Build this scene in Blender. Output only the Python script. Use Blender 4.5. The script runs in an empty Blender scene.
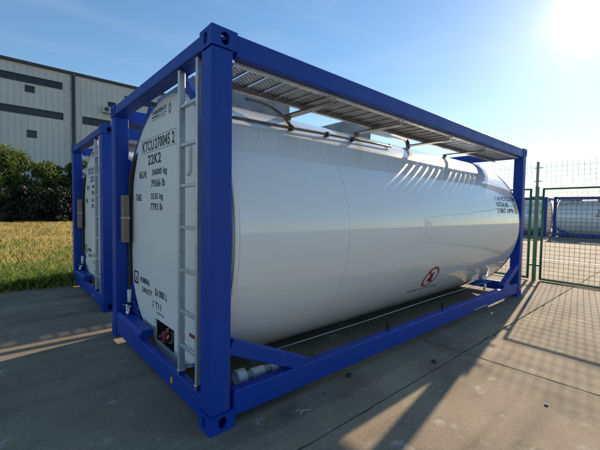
import bpy, bmesh, math, random
import numpy as np
from mathutils import Vector, Matrix
random.seed(7); rng = np.random.default_rng(7)
S = bpy.context.scene
COL = S.collection
R = math.radians

# ---------------------------------------------------------------- camera
cam_d = bpy.data.cameras.new('camera'); cam = bpy.data.objects.new('camera', cam_d); COL.objects.link(cam); S.camera = cam
cam_d.sensor_width = 36.0; cam_d.lens = 346.45*36/600; cam_d.clip_start = 0.05; cam_d.clip_end = 3000
_y, _p, _r = 0.847161, -0.0426155, 0.0158448
_f = Vector((math.cos(_p)*math.cos(_y), math.cos(_p)*math.sin(_y), math.sin(_p)))
_rt = Vector((math.sin(_y), -math.cos(_y), 0)); _up = _rt.cross(_f)
_a = math.cos(_r)*_rt + math.sin(_r)*_up; _b = -math.sin(_r)*_rt + math.cos(_r)*_up
M4 = Matrix.Identity(4)
for i in range(3):
    M4[i][0] = _a[i]; M4[i][1] = _b[i]; M4[i][2] = -_f[i]
M4[0][3], M4[1][3], M4[2][3] = -1.0128, -1.9836, 1.4633
cam.matrix_world = M4

# ---------------------------------------------------------------- sky, sun, exposure
SUN_EL, SUN_AZ = R(24.0), R(9.6)            # azimuth measured from +x towards +y
w = bpy.data.worlds.new('World'); S.world = w; w.use_nodes = True
wn = w.node_tree.nodes; wl = w.node_tree.links; wn.clear()
sky = wn.new('ShaderNodeTexSky'); sky.sky_type = 'NISHITA'; sky.sun_disc = False
sky.sun_elevation = SUN_EL; sky.sun_rotation = math.pi/2 - SUN_AZ
sky.altitude = 0; sky.air_density = 1.0; sky.dust_density = 0.10; sky.ozone_density = 1.5
bg = wn.new('ShaderNodeBackground'); bg.inputs['Strength'].default_value = 0.118
wo = wn.new('ShaderNodeOutputWorld')
gm = wn.new('ShaderNodeGamma'); gm.inputs[1].default_value = 0.85; wl.new(sky.outputs[0], gm.inputs[0])
hs = wn.new('ShaderNodeHueSaturation'); hs.inputs['Saturation'].default_value = 1.27; wl.new(gm.outputs[0], hs.inputs['Color'])
ctc = wn.new('ShaderNodeTexCoord'); cmp_ = wn.new('ShaderNodeMapping'); cmp_.inputs['Scale'].default_value = (1.2, 3.0, 9.0); cmp_.inputs['Rotation'].default_value = (0.1, 0.25, 0.4)
cns = wn.new('ShaderNodeTexNoise'); cns.inputs['Scale'].default_value = 1.4; cns.inputs['Detail'].default_value = 7; cns.inputs['Roughness'].default_value = 0.55
wl.new(ctc.outputs['Generated'], cmp_.inputs[0]); wl.new(cmp_.outputs[0], cns.inputs['Vector'])
crp = wn.new('ShaderNodeMapRange'); crp.inputs['From Min'].default_value = 0.5; crp.inputs['From Max'].default_value = 0.8; crp.inputs['To Max'].default_value = 0.09
wl.new(cns.outputs['Fac'], crp.inputs['Value'])
cmx = wn.new('ShaderNodeMix'); cmx.data_type = 'RGBA'; cmx.inputs[7].default_value = (6.0, 6.0, 6.0, 1); wl.new(crp.outputs[0], cmx.inputs[0]); wl.new(hs.outputs[0], cmx.inputs[6])
wl.new(cmx.outputs[2], bg.inputs[0])
# bright aureole round the sun itself (the sun stands in the picture)
sv = Vector((math.cos(SUN_EL)*math.cos(SUN_AZ), math.cos(SUN_EL)*math.sin(SUN_AZ), math.sin(SUN_EL)))
def wmath(op, a, b=None):
    q = wn.new('ShaderNodeMath'); q.operation = op
    for i, v in enumerate((a, b)):
        if v is None: continue
        if isinstance(v, (int, float)): q.inputs[i].default_value = v
        else: wl.new(v, q.inputs[i])
    return q.outputs[0]
wtc = wn.new('ShaderNodeTexCoord'); dt = wn.new('ShaderNodeVectorMath'); dt.operation = 'DOT_PRODUCT'; dt.inputs[1].default_value = sv
nv = wn.new('ShaderNodeVectorMath'); nv.operation = 'NORMALIZE'; wl.new(wtc.outputs['Generated'], nv.inputs[0]); wl.new(nv.outputs[0], dt.inputs[0])
cz = wmath('MAXIMUM', dt.outputs['Value'], 0.0)
gl = wmath('ADD', wmath('MULTIPLY', wmath('POWER', cz, 3000), 1.3), wmath('ADD', wmath('MULTIPLY', wmath('POWER', cz, 600), 0.35), wmath('MULTIPLY', wmath('POWER', cz, 90), 0.10)))
bg2 = wn.new('ShaderNodeBackground'); bg2.inputs[0].default_value = (1.0, 0.93, 0.80, 1); wl.new(gl, bg2.inputs[1])
ad = wn.new('ShaderNodeAddShader'); wl.new(bg.outputs[0], ad.inputs[0]); wl.new(bg2.outputs[0], ad.inputs[1]); wl.new(ad.outputs[0], wo.inputs[0])
sd = bpy.data.lights.new('sun', 'SUN'); so = bpy.data.objects.new('sun', sd); COL.objects.link(so)
sd.energy = 3.7; sd.angle = R(0.53); sd.color = (1.0, 0.82, 0.60)
so.rotation_euler = sv.to_track_quat('Z', 'Y').to_euler()
so.location = (20, 5, 20)
S.view_settings.view_transform = 'Standard'; S.view_settings.look = 'None'
S.view_settings.exposure = 0.85; S.view_settings.gamma = 1.0
S.render.engine = 'CYCLES'

# ---------------------------------------------------------------- materials
def mat(name, col, rough=0.5, metal=0.0, var=0.0, scale=4.0, bump=0.0, bscale=60.0, col2=None, dirt=None,
        spec=0.5, coat=0.0, rvar=0.0, detail=6.0, coord='Object', thr=(0.35, 0.7)):
    m = bpy.data.materials.new(name); m.use_nodes = True
    n = m.node_tree.nodes; l = m.node_tree.links
    b = n['Principled BSDF']; b.inputs['Base Color'].default_value = (*col, 1)
    b.inputs['Roughness'].default_value = rough; b.inputs['Metallic'].default_value = metal
    b.inputs['Specular IOR Level'].default_value = spec; b.inputs['Coat Weight'].default_value = coat
    tc = n.new('ShaderNodeTexCoord')
    if col2 is None and var: col2 = tuple(c*(1-var) for c in col)
    if col2 is not None or rvar:
        t = n.new('ShaderNodeTexNoise'); t.inputs['Scale'].default_value = scale; t.inputs['Detail'].default_value = detail
        t.inputs['Roughness'].default_value = 0.62
        l.new(tc.outputs[coord], t.inputs['Vector'])
        r = n.new('ShaderNodeValToRGB'); r.color_ramp.elements[0].position = thr[0]; r.color_ramp.elements[1].position = thr[1]
        r.color_ramp.elements[0].color = (*col, 1); r.color_ramp.elements[1].color = (*(col2 or col), 1)
        l.new(t.outputs['Fac'], r.inputs[0]); l.new(r.outputs[0], b.inputs['Base Color'])
        if rvar:
            mr = n.new('ShaderNodeMapRange'); mr.inputs['From Min'].default_value = 0.3; mr.inputs['From Max'].default_value = 0.7
            mr.inputs['To Min'].default_value = rough; mr.inputs['To Max'].default_value = rough+rvar
            l.new(t.outputs['Fac'], mr.inputs['Value']); l.new(mr.outputs[0], b.inputs['Roughness'])
    if bump:
        t2 = n.new('ShaderNodeTexNoise'); t2.inputs['Scale'].default_value = bscale; t2.inputs['Detail'].default_value = 4
        l.new(tc.outputs[coord], t2.inputs['Vector'])
        bp = n.new('ShaderNodeBump'); bp.inputs['Strength'].default_value = bump; bp.inputs['Distance'].default_value = 0.01
        l.new(t2.outputs['Fac'], bp.inputs['Height']); l.new(bp.outputs[0], b.inputs['Normal'])
    return m

M = {}
def paint_mat():
    m = bpy.data.materials.new('blue_paint'); m.use_nodes = True
    n = m.node_tree.nodes; l = m.node_tree.links; b = n['Principled BSDF']
    g = n.new('ShaderNodeNewGeometry')
    def noise(sc, det, ro=0.6, vec=None):
        t = n.new('ShaderNodeTexNoise'); t.inputs['Scale'].default_value = sc; t.inputs['Detail'].default_value = det; t.inputs['Roughness'].default_value = ro
        l.new(vec or g.outputs['Position'], t.inputs['Vector']); return t.outputs['Fac']
    def ramp(src, a, c, ca, cb):
        r = n.new('ShaderNodeValToRGB'); r.color_ramp.elements[0].position = a; r.color_ramp.elements[1].position = c
        r.color_ramp.elements[0].color = (*ca, 1); r.color_ramp.elements[1].color = (*cb, 1); l.new(src, r.inputs[0]); return r.outputs[0]
    def mix(fac, a, col):
        x = n.new('ShaderNodeMix'); x.data_type = 'RGBA'; l.new(fac, x.inputs[0]); l.new(a, x.inputs[6]); x.inputs[7].default_value = (*col, 1); return x.outputs[2]
    c = ramp(noise(2.2, 6), 0.35, 0.7, (0.001, 0.042, 0.34), (0.002, 0.045, 0.28))
    mp = n.new('ShaderNodeMapping'); mp.inputs['Scale'].default_value = (14, 14, 1.2); l.new(g.outputs['Position'], mp.inputs[0])
    c = mix(ramp(noise(1.0, 5, 0.6, mp.outputs[0]), 0.60, 0.78, (0, 0, 0), (0.28, 0.28, 0.28)), c, (0.10, 0.10, 0.12))      # rain streaks of dust
    c = mix(ramp(noise(11, 8, 0.75), 0.665, 0.69, (0, 0, 0), (0.75, 0.75, 0.75)), c, (0.05, 0.045, 0.07))                      # scuffs
    c = mix(ramp(noise(7.3, 9, 0.8), 0.70, 0.725, (0, 0, 0), (0.9, 0.9, 0.9)), c, (0.16, 0.07, 0.03))                         # rust specks
    l.new(c, b.inputs['Base Color']); b.inputs['Specular IOR Level'].default_value = 0.35
    r = n.new('ShaderNodeMapRange'); r.inputs['To Min'].default_value = 0.36; r.inputs['To Max'].default_value = 0.62; l.new(noise(5, 6), r.inputs['Value']); l.new(r.outputs[0], b.inputs['Roughness'])
    bp = n.new('ShaderNodeBump'); bp.inputs['Strength'].default_value = 0.10; bp.inputs['Distance'].default_value = 0.004; l.new(noise(28, 4), bp.inputs['Height']); l.new(bp.outputs[0], b.inputs['Normal'])
    return m
M['blue'] = paint_mat()
M['white'] = mat('white_paint', (0.80, 0.79, 0.75), 0.30, 0, col2=(0.75, 0.735, 0.69), scale=2.0, rvar=0.08)
M['alu'] = mat('aluminium', (0.62, 0.62, 0.60), 0.42, 1.0, var=0.25, scale=12, rvar=0.15)
M['ladder'] = mat('ladder_metal', (0.58, 0.60, 0.62), 0.42, 0.6, var=0.2, scale=20)
M['galv'] = mat('galvanised_tread', (0.34, 0.33, 0.32), 0.45, 0.6, col2=(0.24, 0.225, 0.21), scale=9, rvar=0.15)
M['steel_dark'] = mat('dark_steel', (0.06, 0.05, 0.045), 0.55, 0.5, var=0.4, scale=20)
M['pipe'] = mat('grey_pipe', (0.16, 0.155, 0.15), 0.45, 0.6, var=0.4, scale=20)
M['rubber'] = mat('black_rubber', (0.015, 0.015, 0.016), 0.6, 0, var=0.3, scale=15)
M['black'] = mat('black_lettering', (0.012, 0.012, 0.014), 0.5)
M['navy'] = mat('navy_print', (0.03, 0.05, 0.14), 0.5)
M['grey_print'] = mat('grey_print', (0.16, 0.17, 0.17), 0.5)
M['red'] = mat('red_print', (0.35, 0.03, 0.035), 0.5)
M['redpaint'] = mat('red_paint', (0.22, 0.018, 0.014), 0.4, var=0.4, scale=25)
M['yellow'] = mat('yellow_label', (0.62, 0.42, 0.03), 0.5, var=0.2, scale=20)
M['pink'] = mat('sign_ground', (0.66, 0.60, 0.58), 0.45)
M['beige'] = mat('beige_plastic', (0.26, 0.20, 0.14), 0.5, var=0.25, scale=12)
M['pvc'] = mat('white_plastic', (0.74, 0.73, 0.72), 0.35, var=0.2, scale=14)
M['pvc_clear'] = mat('frosted_plastic', (0.42, 0.42, 0.40), 0.25, var=0.3, scale=20)
M['chrome'] = mat('chrome', (0.7, 0.7, 0.7), 0.2, 1.0)
M['recess'] = mat('recess_paint', (0.03, 0.03, 0.032), 0.6, var=0.4, scale=14)
M['green'] = mat('green_paint', (0.015, 0.13, 0.07), 0.45, var=0.4, scale=10)
M['wire'] = mat('grey_wire', (0.10, 0.13, 0.12), 0.5, 0.6)
M['post_grey'] = mat('grey_post_steel', (0.22, 0.23, 0.24), 0.55, 0.5, var=0.3, scale=15)
M['cladwall'] = mat('cladding_wall', (0.62, 0.61, 0.56), 0.6, col2=(0.54, 0.53, 0.49), scale=0.25)
M['trim'] = mat('dark_trim', (0.05, 0.055, 0.06), 0.5, var=0.3, scale=2)
M['glass'] = mat('window_glass', (0.012, 0.016, 0.022), 0.12)
M['frame_dark'] = mat('window_frame', (0.03, 0.035, 0.04), 0.5)
M['ac'] = mat('ac_casing', (0.55, 0.55, 0.52), 0.5, var=0.2, scale=3)
M['net'] = mat('black_shade_net', (0.010, 0.011, 0.010), 0.9, col2=(0.022, 0.022, 0.018), scale=1.5)
M['bark'] = mat('bark', (0.07, 0.05, 0.035), 0.9, var=0.5, scale=6)
M['scrap'] = mat('dark_scrap', (0.02, 0.03, 0.028), 0.6, var=0.4, scale=30)
M['scrap_blue'] = mat('blue_scrap', (0.05, 0.10, 0.22), 0.6, var=0.4, scale=30)
M['paper'] = mat('pale_scrap', (0.5, 0.47, 0.42), 0.7, var=0.3, scale=30)
M['line'] = mat('road_paint', (0.72, 0.70, 0.64), 0.7, col2=(0.45, 0.41, 0.35), scale=3.0)

def leafmat(name, c1, c2, scale=1.2, trans=0.25):
    m = bpy.data.materials.new(name); m.use_nodes = True
    n = m.node_tree.nodes; l = m.node_tree.links; b = n['Principled BSDF']
    tc = n.new('ShaderNodeTexCoord'); t = n.new('ShaderNodeTexNoise'); t.inputs['Scale'].default_value = scale; t.inputs['Detail'].default_value = 8
    t.inputs['Roughness'].default_value = 0.7
    l.new(tc.outputs['Object'], t.inputs['Vector'])
    r = n.new('ShaderNodeValToRGB'); r.color_ramp.elements[0].position = 0.38; r.color_ramp.elements[1].position = 0.62
    r.color_ramp.elements[0].color = (*c1, 1); r.color_ramp.elements[1].color = (*c2, 1)
    l.new(t.outputs['Fac'], r.inputs[0]); l.new(r.outputs[0], b.inputs['Base Color']); b.inputs['Roughness'].default_value = 0.6
    tr = n.new('ShaderNodeBsdfTranslucent'); l.new(r.outputs[0], tr.inputs[0])
    mx = n.new('ShaderNodeMixShader'); mx.inputs[0].default_value = trans
    l.new(b.outputs[0], mx.inputs[1]); l.new(tr.outputs[0], mx.inputs[2]); l.new(mx.outputs[0], n['Material Output'].inputs[0])
    return m
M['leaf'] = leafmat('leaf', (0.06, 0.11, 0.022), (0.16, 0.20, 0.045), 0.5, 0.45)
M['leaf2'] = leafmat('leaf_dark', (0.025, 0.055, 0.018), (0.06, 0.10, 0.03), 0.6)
M['grass_dry'] = leafmat('dry_grass', (0.62, 0.46, 0.17), (0.34, 0.31, 0.09), 0.35, 0.55)
M['grass_green'] = leafmat('green_grass', (0.13, 0.23, 0.035), (0.30, 0.32, 0.07), 0.7, 0.5)

# tank coat: glossy white enamel
def tank_mat():
    m = bpy.data.materials.new('tank_enamel'); m.use_nodes = True
    n = m.node_tree.nodes; l = m.node_tree.links; b = n['Principled BSDF']
    b.inputs['Roughness'].default_value = 0.30; b.inputs['Coat Weight'].default_value = 1.0; b.inputs['Coat Roughness'].default_value = 0.04
    tc = n.new('ShaderNodeTexCoord'); t = n.new('ShaderNodeTexNoise'); t.inputs['Scale'].default_value = 1.3; t.inputs['Detail'].default_value = 5
    l.new(tc.outputs['Object'], t.inputs['Vector'])
    r = n.new('ShaderNodeValToRGB'); r.color_ramp.elements[0].position = 0.3; r.color_ramp.elements[1].position = 0.75
    r.color_ramp.elements[0].color = (0.80, 0.80, 0.775, 1); r.color_ramp.elements[1].color = (0.76, 0.755, 0.72, 1)
    l.new(t.outputs['Fac'], r.inputs[0]); l.new(r.outputs[0], b.inputs['Base Color'])
    mp = n.new('ShaderNodeMapping'); mp.inputs['Scale'].default_value = (2.2, 0.6, 0.6)
    t2 = n.new('ShaderNodeTexNoise'); t2.inputs['Scale'].default_value = 1.6; t2.inputs['Detail'].default_value = 1
    l.new(tc.outputs['Object'], mp.inputs[0]); l.new(mp.outputs[0], t2.inputs['Vector'])
    bp = n.new('ShaderNodeBump'); bp.inputs['Strength'].default_value = 0.12; bp.inputs['Distance'].default_value = 0.03
    l.new(t2.outputs['Fac'], bp.inputs['Height']); l.new(bp.outputs[0], b.inputs['Normal']); l.new(bp.outputs[0], b.inputs['Coat Normal'])
    return m
M['tank'] = tank_mat()

# concrete: blotches, fine aggregate, stains with their own shape, per-slab tint
def concrete_mat():
    m = bpy.data.materials.new('concrete'); m.use_nodes = True
    n = m.node_tree.nodes; l = m.node_tree.links; b = n['Principled BSDF']; b.inputs['Roughness'].default_value = 0.85
    g = n.new('ShaderNodeNewGeometry')
    def noise(sc, det, ro=0.6):
        t = n.new('ShaderNodeTexNoise'); t.inputs['Scale'].default_value = sc; t.inputs['Detail'].default_value = det; t.inputs['Roughness'].default_value = ro
        l.new(g.outputs['Position'], t.inputs['Vector']); return t
    def ramp(src, a, bb, ca, cb):
        r = n.new('ShaderNodeValToRGB'); r.color_ramp.elements[0].position = a; r.color_ramp.elements[1].position = bb
        r.color_ramp.elements[0].color = (*ca, 1); r.color_ramp.elements[1].color = (*cb, 1); l.new(src, r.inputs[0]); return r
    def mix(mode, fac, a, bb):
        x = n.new('ShaderNodeMix'); x.data_type = 'RGBA'; x.blend_type = mode
        if isinstance(fac, float): x.inputs[0].default_value = fac
        else: l.new(fac, x.inputs[0])
        l.new(a, x.inputs[6]); l.new(bb, x.inputs[7]) if not isinstance(bb, tuple) else setattr(x.inputs[7], 'default_value', (*bb, 1))
        return x.outputs[2]
    c = ramp(noise(0.9, 8, 0.62).outputs['Fac'], 0.32, 0.68, (0.185, 0.14, 0.092), (0.36, 0.285, 0.19)).outputs[0]
    c = mix('MULTIPLY', 1.0, c, ramp(noise(45, 4, 0.7).outputs['Fac'], 0.3, 0.7, (0.78, 0.78, 0.78), (1.12, 1.12, 1.12)).outputs[0])
    c = mix('MULTIPLY', 1.0, c, ramp(noise(240, 2).outputs['Fac'], 0.3, 0.7, (0.8, 0.8, 0.8), (1.15, 1.15, 1.15)).outputs[0])
    st = ramp(noise(2.6, 7, 0.7).outputs['Fac'], 0.58, 0.70, (0, 0, 0), (0.5, 0.5, 0.5)).outputs[0]     # dark oil patches
    c = mix('MIX', st, c, (0.10, 0.088, 0.072))
    wt = ramp(noise(4.3, 9, 0.75).outputs['Fac'], 0.585, 0.66, (0, 0, 0), (0.8, 0.8, 0.8)).outputs[0]        # pale plaster smears
    c = mix('MIX', wt, c, (0.46, 0.43, 0.37))
    mp = n.new('ShaderNodeMapping'); mp.inputs['Scale'].default_value = (0.12, 2.6, 1); mp.inputs['Rotation'].default_value = (0, 0, 0.12); l.new(g.outputs['Position'], mp.inputs[0])
    ty = n.new('ShaderNodeTexNoise'); ty.inputs['Scale'].default_value = 1.3; ty.inputs['Detail'].default_value = 6; l.new(mp.outputs[0], ty.inputs['Vector'])
    c = mix('MULTIPLY', 1.0, c, ramp(ty.outputs['Fac'], 0.52, 0.68, (1, 1, 1), (0.66, 0.65, 0.64)).outputs[0])                # tyre tracks
    oc = ramp(noise(1.1, 6, 0.6).outputs['Fac'], 0.60, 0.72, (0, 0, 0), (0.5, 0.5, 0.5)).outputs[0]
    c = mix('MIX', oc, c, (0.25, 0.16, 0.075))                                                                                # rusty earth patches
    oi = n.new('ShaderNodeObjectInfo'); rr = ramp(oi.outputs['Random'], 0, 1, (0.88, 0.88, 0.88), (1.08, 1.07, 1.05)).outputs[0]
    c = mix('MULTIPLY', 1.0, c, rr)
    l.new(c, b.inputs['Base Color'])
    bp = n.new('ShaderNodeBump'); bp.inputs['Strength'].default_value = 0.35; bp.inputs['Distance'].default_value = 0.006
    l.new(noise(70, 6, 0.7).outputs['Fac'], bp.inputs['Height']); l.new(bp.outputs[0], b.inputs['Normal'])
    return m
M['concrete'] = concrete_mat()
M['soil'] = mat('soil', (0.13, 0.095, 0.055), 0.95, col2=(0.20, 0.15, 0.07), scale=0.8, bump=0.4, bscale=8)
M['joint'] = mat('joint_fill', (0.10, 0.088, 0.07), 0.95, var=0.4, scale=5)
M['far_ground'] = mat('far_ground', (0.22, 0.19, 0.15), 0.95, col2=(0.17, 0.16, 0.11), scale=0.03)

# ---------------------------------------------------------------- mesh helpers
def link(name, me, m, parent=None, smooth=False):
    o = bpy.data.objects.new(name, me); COL.objects.link(o)
    if m is not None: me.materials.append(m)
    if parent: o.parent = parent
    if smooth:
        for p in me.polygons: p.use_smooth = True
    return o
def done(name, bm, m, parent=None, smooth=False, recalc=True):
    if recalc: bmesh.ops.recalc_face_normals(bm, faces=bm.faces[:])
    me = bpy.data.meshes.new(name); bm.to_mesh(me); bm.free()
    return link(name, me, m, parent, smooth)
def tag(o, label=None, cat=None, group=None, kind=None):
    for k, v in (('label', label), ('category', cat), ('group', group), ('kind', kind)):
        if v: o[k] = v
    return o
def empty(name, loc=(0, 0, 0), rz=0):
    o = bpy.data.objects.new(name, None); COL.objects.link(o); o.location = loc; o.rotation_euler = (0, 0, rz); o.empty_display_size = 0.2
    return o
def bbox(bm, lo, hi, bev=0.0, seg=2):
    r = bmesh.ops.create_cube(bm, size=1.0); vs = r['verts']
    for v in vs:
        v.co = Vector([lo[i] + (v.co[i]+0.5)*(hi[i]-lo[i]) for i in range(3)])
    if bev:
        es = list({e for v in vs for e in v.link_edges})
        bmesh.ops.bevel(bm, geom=es, offset=bev, segments=seg, affect='EDGES', profile=0.5)
def box(name, lo, hi, m, parent=None, bev=0.0, seg=2):
    bm = bmesh.new(); bbox(bm, lo, hi, bev, seg); return done(name, bm, m, parent)
def tube_bm(bm, pts, r, n=10, caps=True):
    pts = [Vector(p) for p in pts]; rings = []; prev = None
    rs = r if isinstance(r, (list, tuple)) else [r]*len(pts)
    for i, p in enumerate(pts):
        d = (pts[min(i+1, len(pts)-1)] - pts[max(i-1, 0)]).normalized()
        u = (prev - d*prev.dot(d)) if prev is not None else (Vector((0, 0, 1)).cross(d) if abs(d.z) < 0.95 else Vector((1, 0, 0)).cross(d))
        u.normalize(); v = d.cross(u); prev = u
        rings.append([bm.verts.new(p + (u*math.cos(2*math.pi*k/n) + v*math.sin(2*math.pi*k/n))*rs[i]) for k in range(n)])
    for a, b in zip(rings, rings[1:]):
        for k in range(n): bm.faces.new((a[k], a[(k+1) % n], b[(k+1) % n], b[k]))
    if caps: bm.faces.new(rings[0][::-1]); bm.faces.new(rings[-1])
def tube(name, pts, r, m, parent=None, n=10):
    bm = bmesh.new(); tube_bm(bm, pts, r, n); o = done(name, bm, m, parent, smooth=True); return o
def beam_bm(bm, a, b, w, h, up=Vector((0, 0, 1)), bev=0.0):
    """box beam from a to b, w across, h along 'up'"""
    a, b = Vector(a), Vector(b); d = (b-a).normalized(); s = d.cross(up).normalized(); u = s.cross(d)
    vs = []
    for p in (a, b):
        for (i, j) in ((-1, -1), (1, -1), (1, 1), (-1, 1)): vs.append(bm.verts.new(p + s*(w/2*i) + u*(h/2*j)))
    fs = [(0, 1, 2, 3), (7, 6, 5, 4), (0, 4, 5, 1), (1, 5, 6, 2), (2, 6, 7, 3), (3, 7, 4, 0)]
    for f in fs: bm.faces.new([vs[i] for i in f])
    if bev:
        es = list({e for v in vs for e in v.link_edges}); bmesh.ops.bevel(bm, geom=es, offset=bev, segments=2, affect='EDGES', profile=0.5)
def beam(name, a, b, w, h, m, parent=None, up=(0, 0, 1), bev=0.0):
    bm = bmesh.new(); beam_bm(bm, a, b, w, h, Vector(up), bev); return done(name, bm, m, parent)
def lathe_bm(bm, prof, org, ax, n=20):
    ax = Vector(ax).normalized(); u = ax.orthogonal().normalized(); v = ax.cross(u); org = Vector(org); rings = []
    for (t, r) in prof:
        rings.append([bm.verts.new(org + ax*t + (u*math.cos(2*math.pi*k/n)+v*math.sin(2*math.pi*k/n))*r) for k in range(n)])
    for a, b in zip(rings, rings[1:]):
        for k in range(n): bm.faces.new((a[k], a[(k+1) % n], b[(k+1) % n], b[k]))
    bm.faces.new(rings[0][::-1]); bm.faces.new(rings[-1])
def lathe(name, prof, org, ax, m, parent=None, n=20, smooth=False):
    bm = bmesh.new(); lathe_bm(bm, prof, org, ax, n); return done(name, bm, m, parent, smooth)
def holed(bm, outer, holes, fn, rim=None):
    """flat polygon with holes, mapped by fn(u, v) -> xyz; rim(u, v) -> xyz of the hole's inner edge"""
    loops = []; es = []
    for poly in [outer] + holes:
        vs = [bm.verts.new(fn(*p)) for p in poly]
        es += [bm.edges.new((vs[i], vs[(i+1) % len(vs)])) for i in range(len(vs))]; loops.append(vs)
    bmesh.ops.triangle_fill(bm, use_beauty=True, use_dissolve=False, edges=es)
    if rim:
        for poly, vs in zip(holes, loops[1:]):
            ws = [bm.verts.new(rim(*p)) for p in poly]
            for i in range(len(vs)):
                j = (i+1) % len(vs); bm.faces.new((vs[i], vs[j], ws[j], ws[i]))
def oval(cx, cy, w, h, n=16):
    """stadium w x h"""
    r = min(w, h)/2; pts = []
    for k in range(n):
        a = 2*math.pi*k/n; x, y = math.cos(a)*r, math.sin(a)*r
        if h > w: y += (h/2-r)*(1 if math.sin(a) > 1e-6 else -1 if math.sin(a) < -1e-6 else 0)
        else: x += (w/2-r)*(1 if math.cos(a) > 1e-6 else -1 if math.cos(a) < -1e-6 else 0)
        pts.append((cx+x, cy+y))
    return pts
_tc = {}
def text_geo(s, bold=0.0, space=1.0):
    k = (s, bold, space)
    if k not in _tc:
        c = bpy.data.curves.new('tmp', 'FONT'); c.body = s; c.size = 1; c.offset = bold; c.space_character = space; c.resolution_u = 3
        o = bpy.data.objects.new('tmp', c); COL.objects.link(o)
        dg = bpy.context.evaluated_depsgraph_get(); me = bpy.data.meshes.new_from_object(o.evaluated_get(dg))
        v = [(p.co.x, p.co.y) for p in me.vertices]; f = [tuple(p.vertices) for p in me.polygons]
        bpy.data.objects.remove(o); bpy.data.curves.remove(c); bpy.data.meshes.remove(me)
        x0 = min(p[0] for p in v); x1 = max(p[0] for p in v); y0 = min(p[1] for p in v); y1 = max(p[1] for p in v)
        _tc[k] = ([((x-x0)/(x1-x0), (y-y0)/(y1-y0)) for x, y in v], f)
    return _tc[k]
def lettering(name, items, fn, m, parent):
    """items: (text, u0, v0, width, height) -> one flat-print mesh, fn(u, v) -> xyz"""
    V, F = [], []
    for (s, u0, v0, wd, ht) in items:
        v, f = text_geo(s, 0.024, 1.10); k = len(V)
        V += [fn(u0+x*wd, v0+y*ht) for x, y in v]; F += [tuple(i+k for i in p) for p in f]
    me = bpy.data.meshes.new(name); me.from_pydata(V, [], F); return link(name, me, m, parent)
def kids(o): return [c for c in bpy.data.objects if c.parent == o]
def copy_tree(o, parent=None, skip=()):
    c = o.copy(); COL.objects.link(c); c.parent = parent
    for ch in list(o.children):
        if ch.get('_skip') in skip and ch.get('_skip'): continue
        copy_tree(ch, c, skip)
    return c

# ---------------------------------------------------------------- ground and setting
far = box('ground', (-700, -700, -0.30), (900, 900, -0.035), M['far_ground']); tag(far, kind='structure')
pv = empty('pavement'); tag(pv, kind='structure')
xs = [2.65 + 5.0*k for k in range(-4, 9)]; ys = [-0.45 + 4.0*k for k in range(-4, 5)]
GR0 = 5.78                                                   # lawn edge
def slab(x0, x1, y0, y1):
    near = abs((x0+x1)/2-2) < 9 and abs((y0+y1)/2) < 7
    st = .09 if near else 2.0; pts = []
    for (ax, ay), (bx_, by_) in (((x0, y0), (x1, y0)), ((x1, y0), (x1, y1)), ((x1, y1), (x0, y1)), ((x0, y1), (x0, y0))):
        n = max(1, int(math.hypot(bx_-ax, by_-ay)/st)); nx, ny = -(by_-ay), bx_-ax; ll = math.hypot(nx, ny)
        for k in range(n):
            t = k/n; w_ = (.0035 + (abs(random.gauss(0, .003)) + (random.uniform(.006, .02) if random.random() < .06 else 0) if near else 0)) if k else .005
            pts.append((ax+(bx_-ax)*t + nx/ll*w_, ay+(by_-ay)*t + ny/ll*w_))
    cx, cy = (x0+x1)/2, (y0+y1)/2
    bm = bmesh.new(); T_ = [bm.verts.new((p[0]+(cx-p[0])*.0012, p[1]+(cy-p[1])*.0012, 0)) for p in pts]; B_ = [bm.verts.new((*p, -.006)) for p in pts]; D_ = [bm.verts.new((*p, -.16)) for p in pts]
    bm.faces.new(T_)
    for k in range(len(pts)):
        q = (k+1) % len(pts); bm.faces.new((B_[k], B_[q], T_[q], T_[k])); bm.faces.new((D_[k], D_[q], B_[q], B_[k]))
    o = done('concrete_slab', bm, M['concrete'], pv)
    o.location.z = -0.001 - 0.0015*random.random()
for i in range(len(xs)-1):
    for j in range(len(ys)-1):
        y1 = ys[j+1]
        if xs[i] < 12 and y1 > GR0: y1 = GR0
        if y1-ys[j] < 0.1: continue
        slab(xs[i], xs[i+1], ys[j], y1)
bed = box('road_bed', (xs[0]-20, ys[0]-24, -0.034), (xs[-1]+40, 60, -0.018), M['joint']); tag(bed, kind='structure')
lawn = box('lawn', (-60, GR0, -0.017), (12.6, 75, -0.004), M['soil']); tag(lawn, kind='structure')
# painted line on the yard beyond the gate
ln = bmesh.new()
for k in range(-6, 5): bbox(ln, (12.25, k*3.0+0.03, 0.001), (12.40, k*3.0+2.97, 0.004))
tag(done('yard_line', ln, M['line']), kind='structure')

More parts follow.
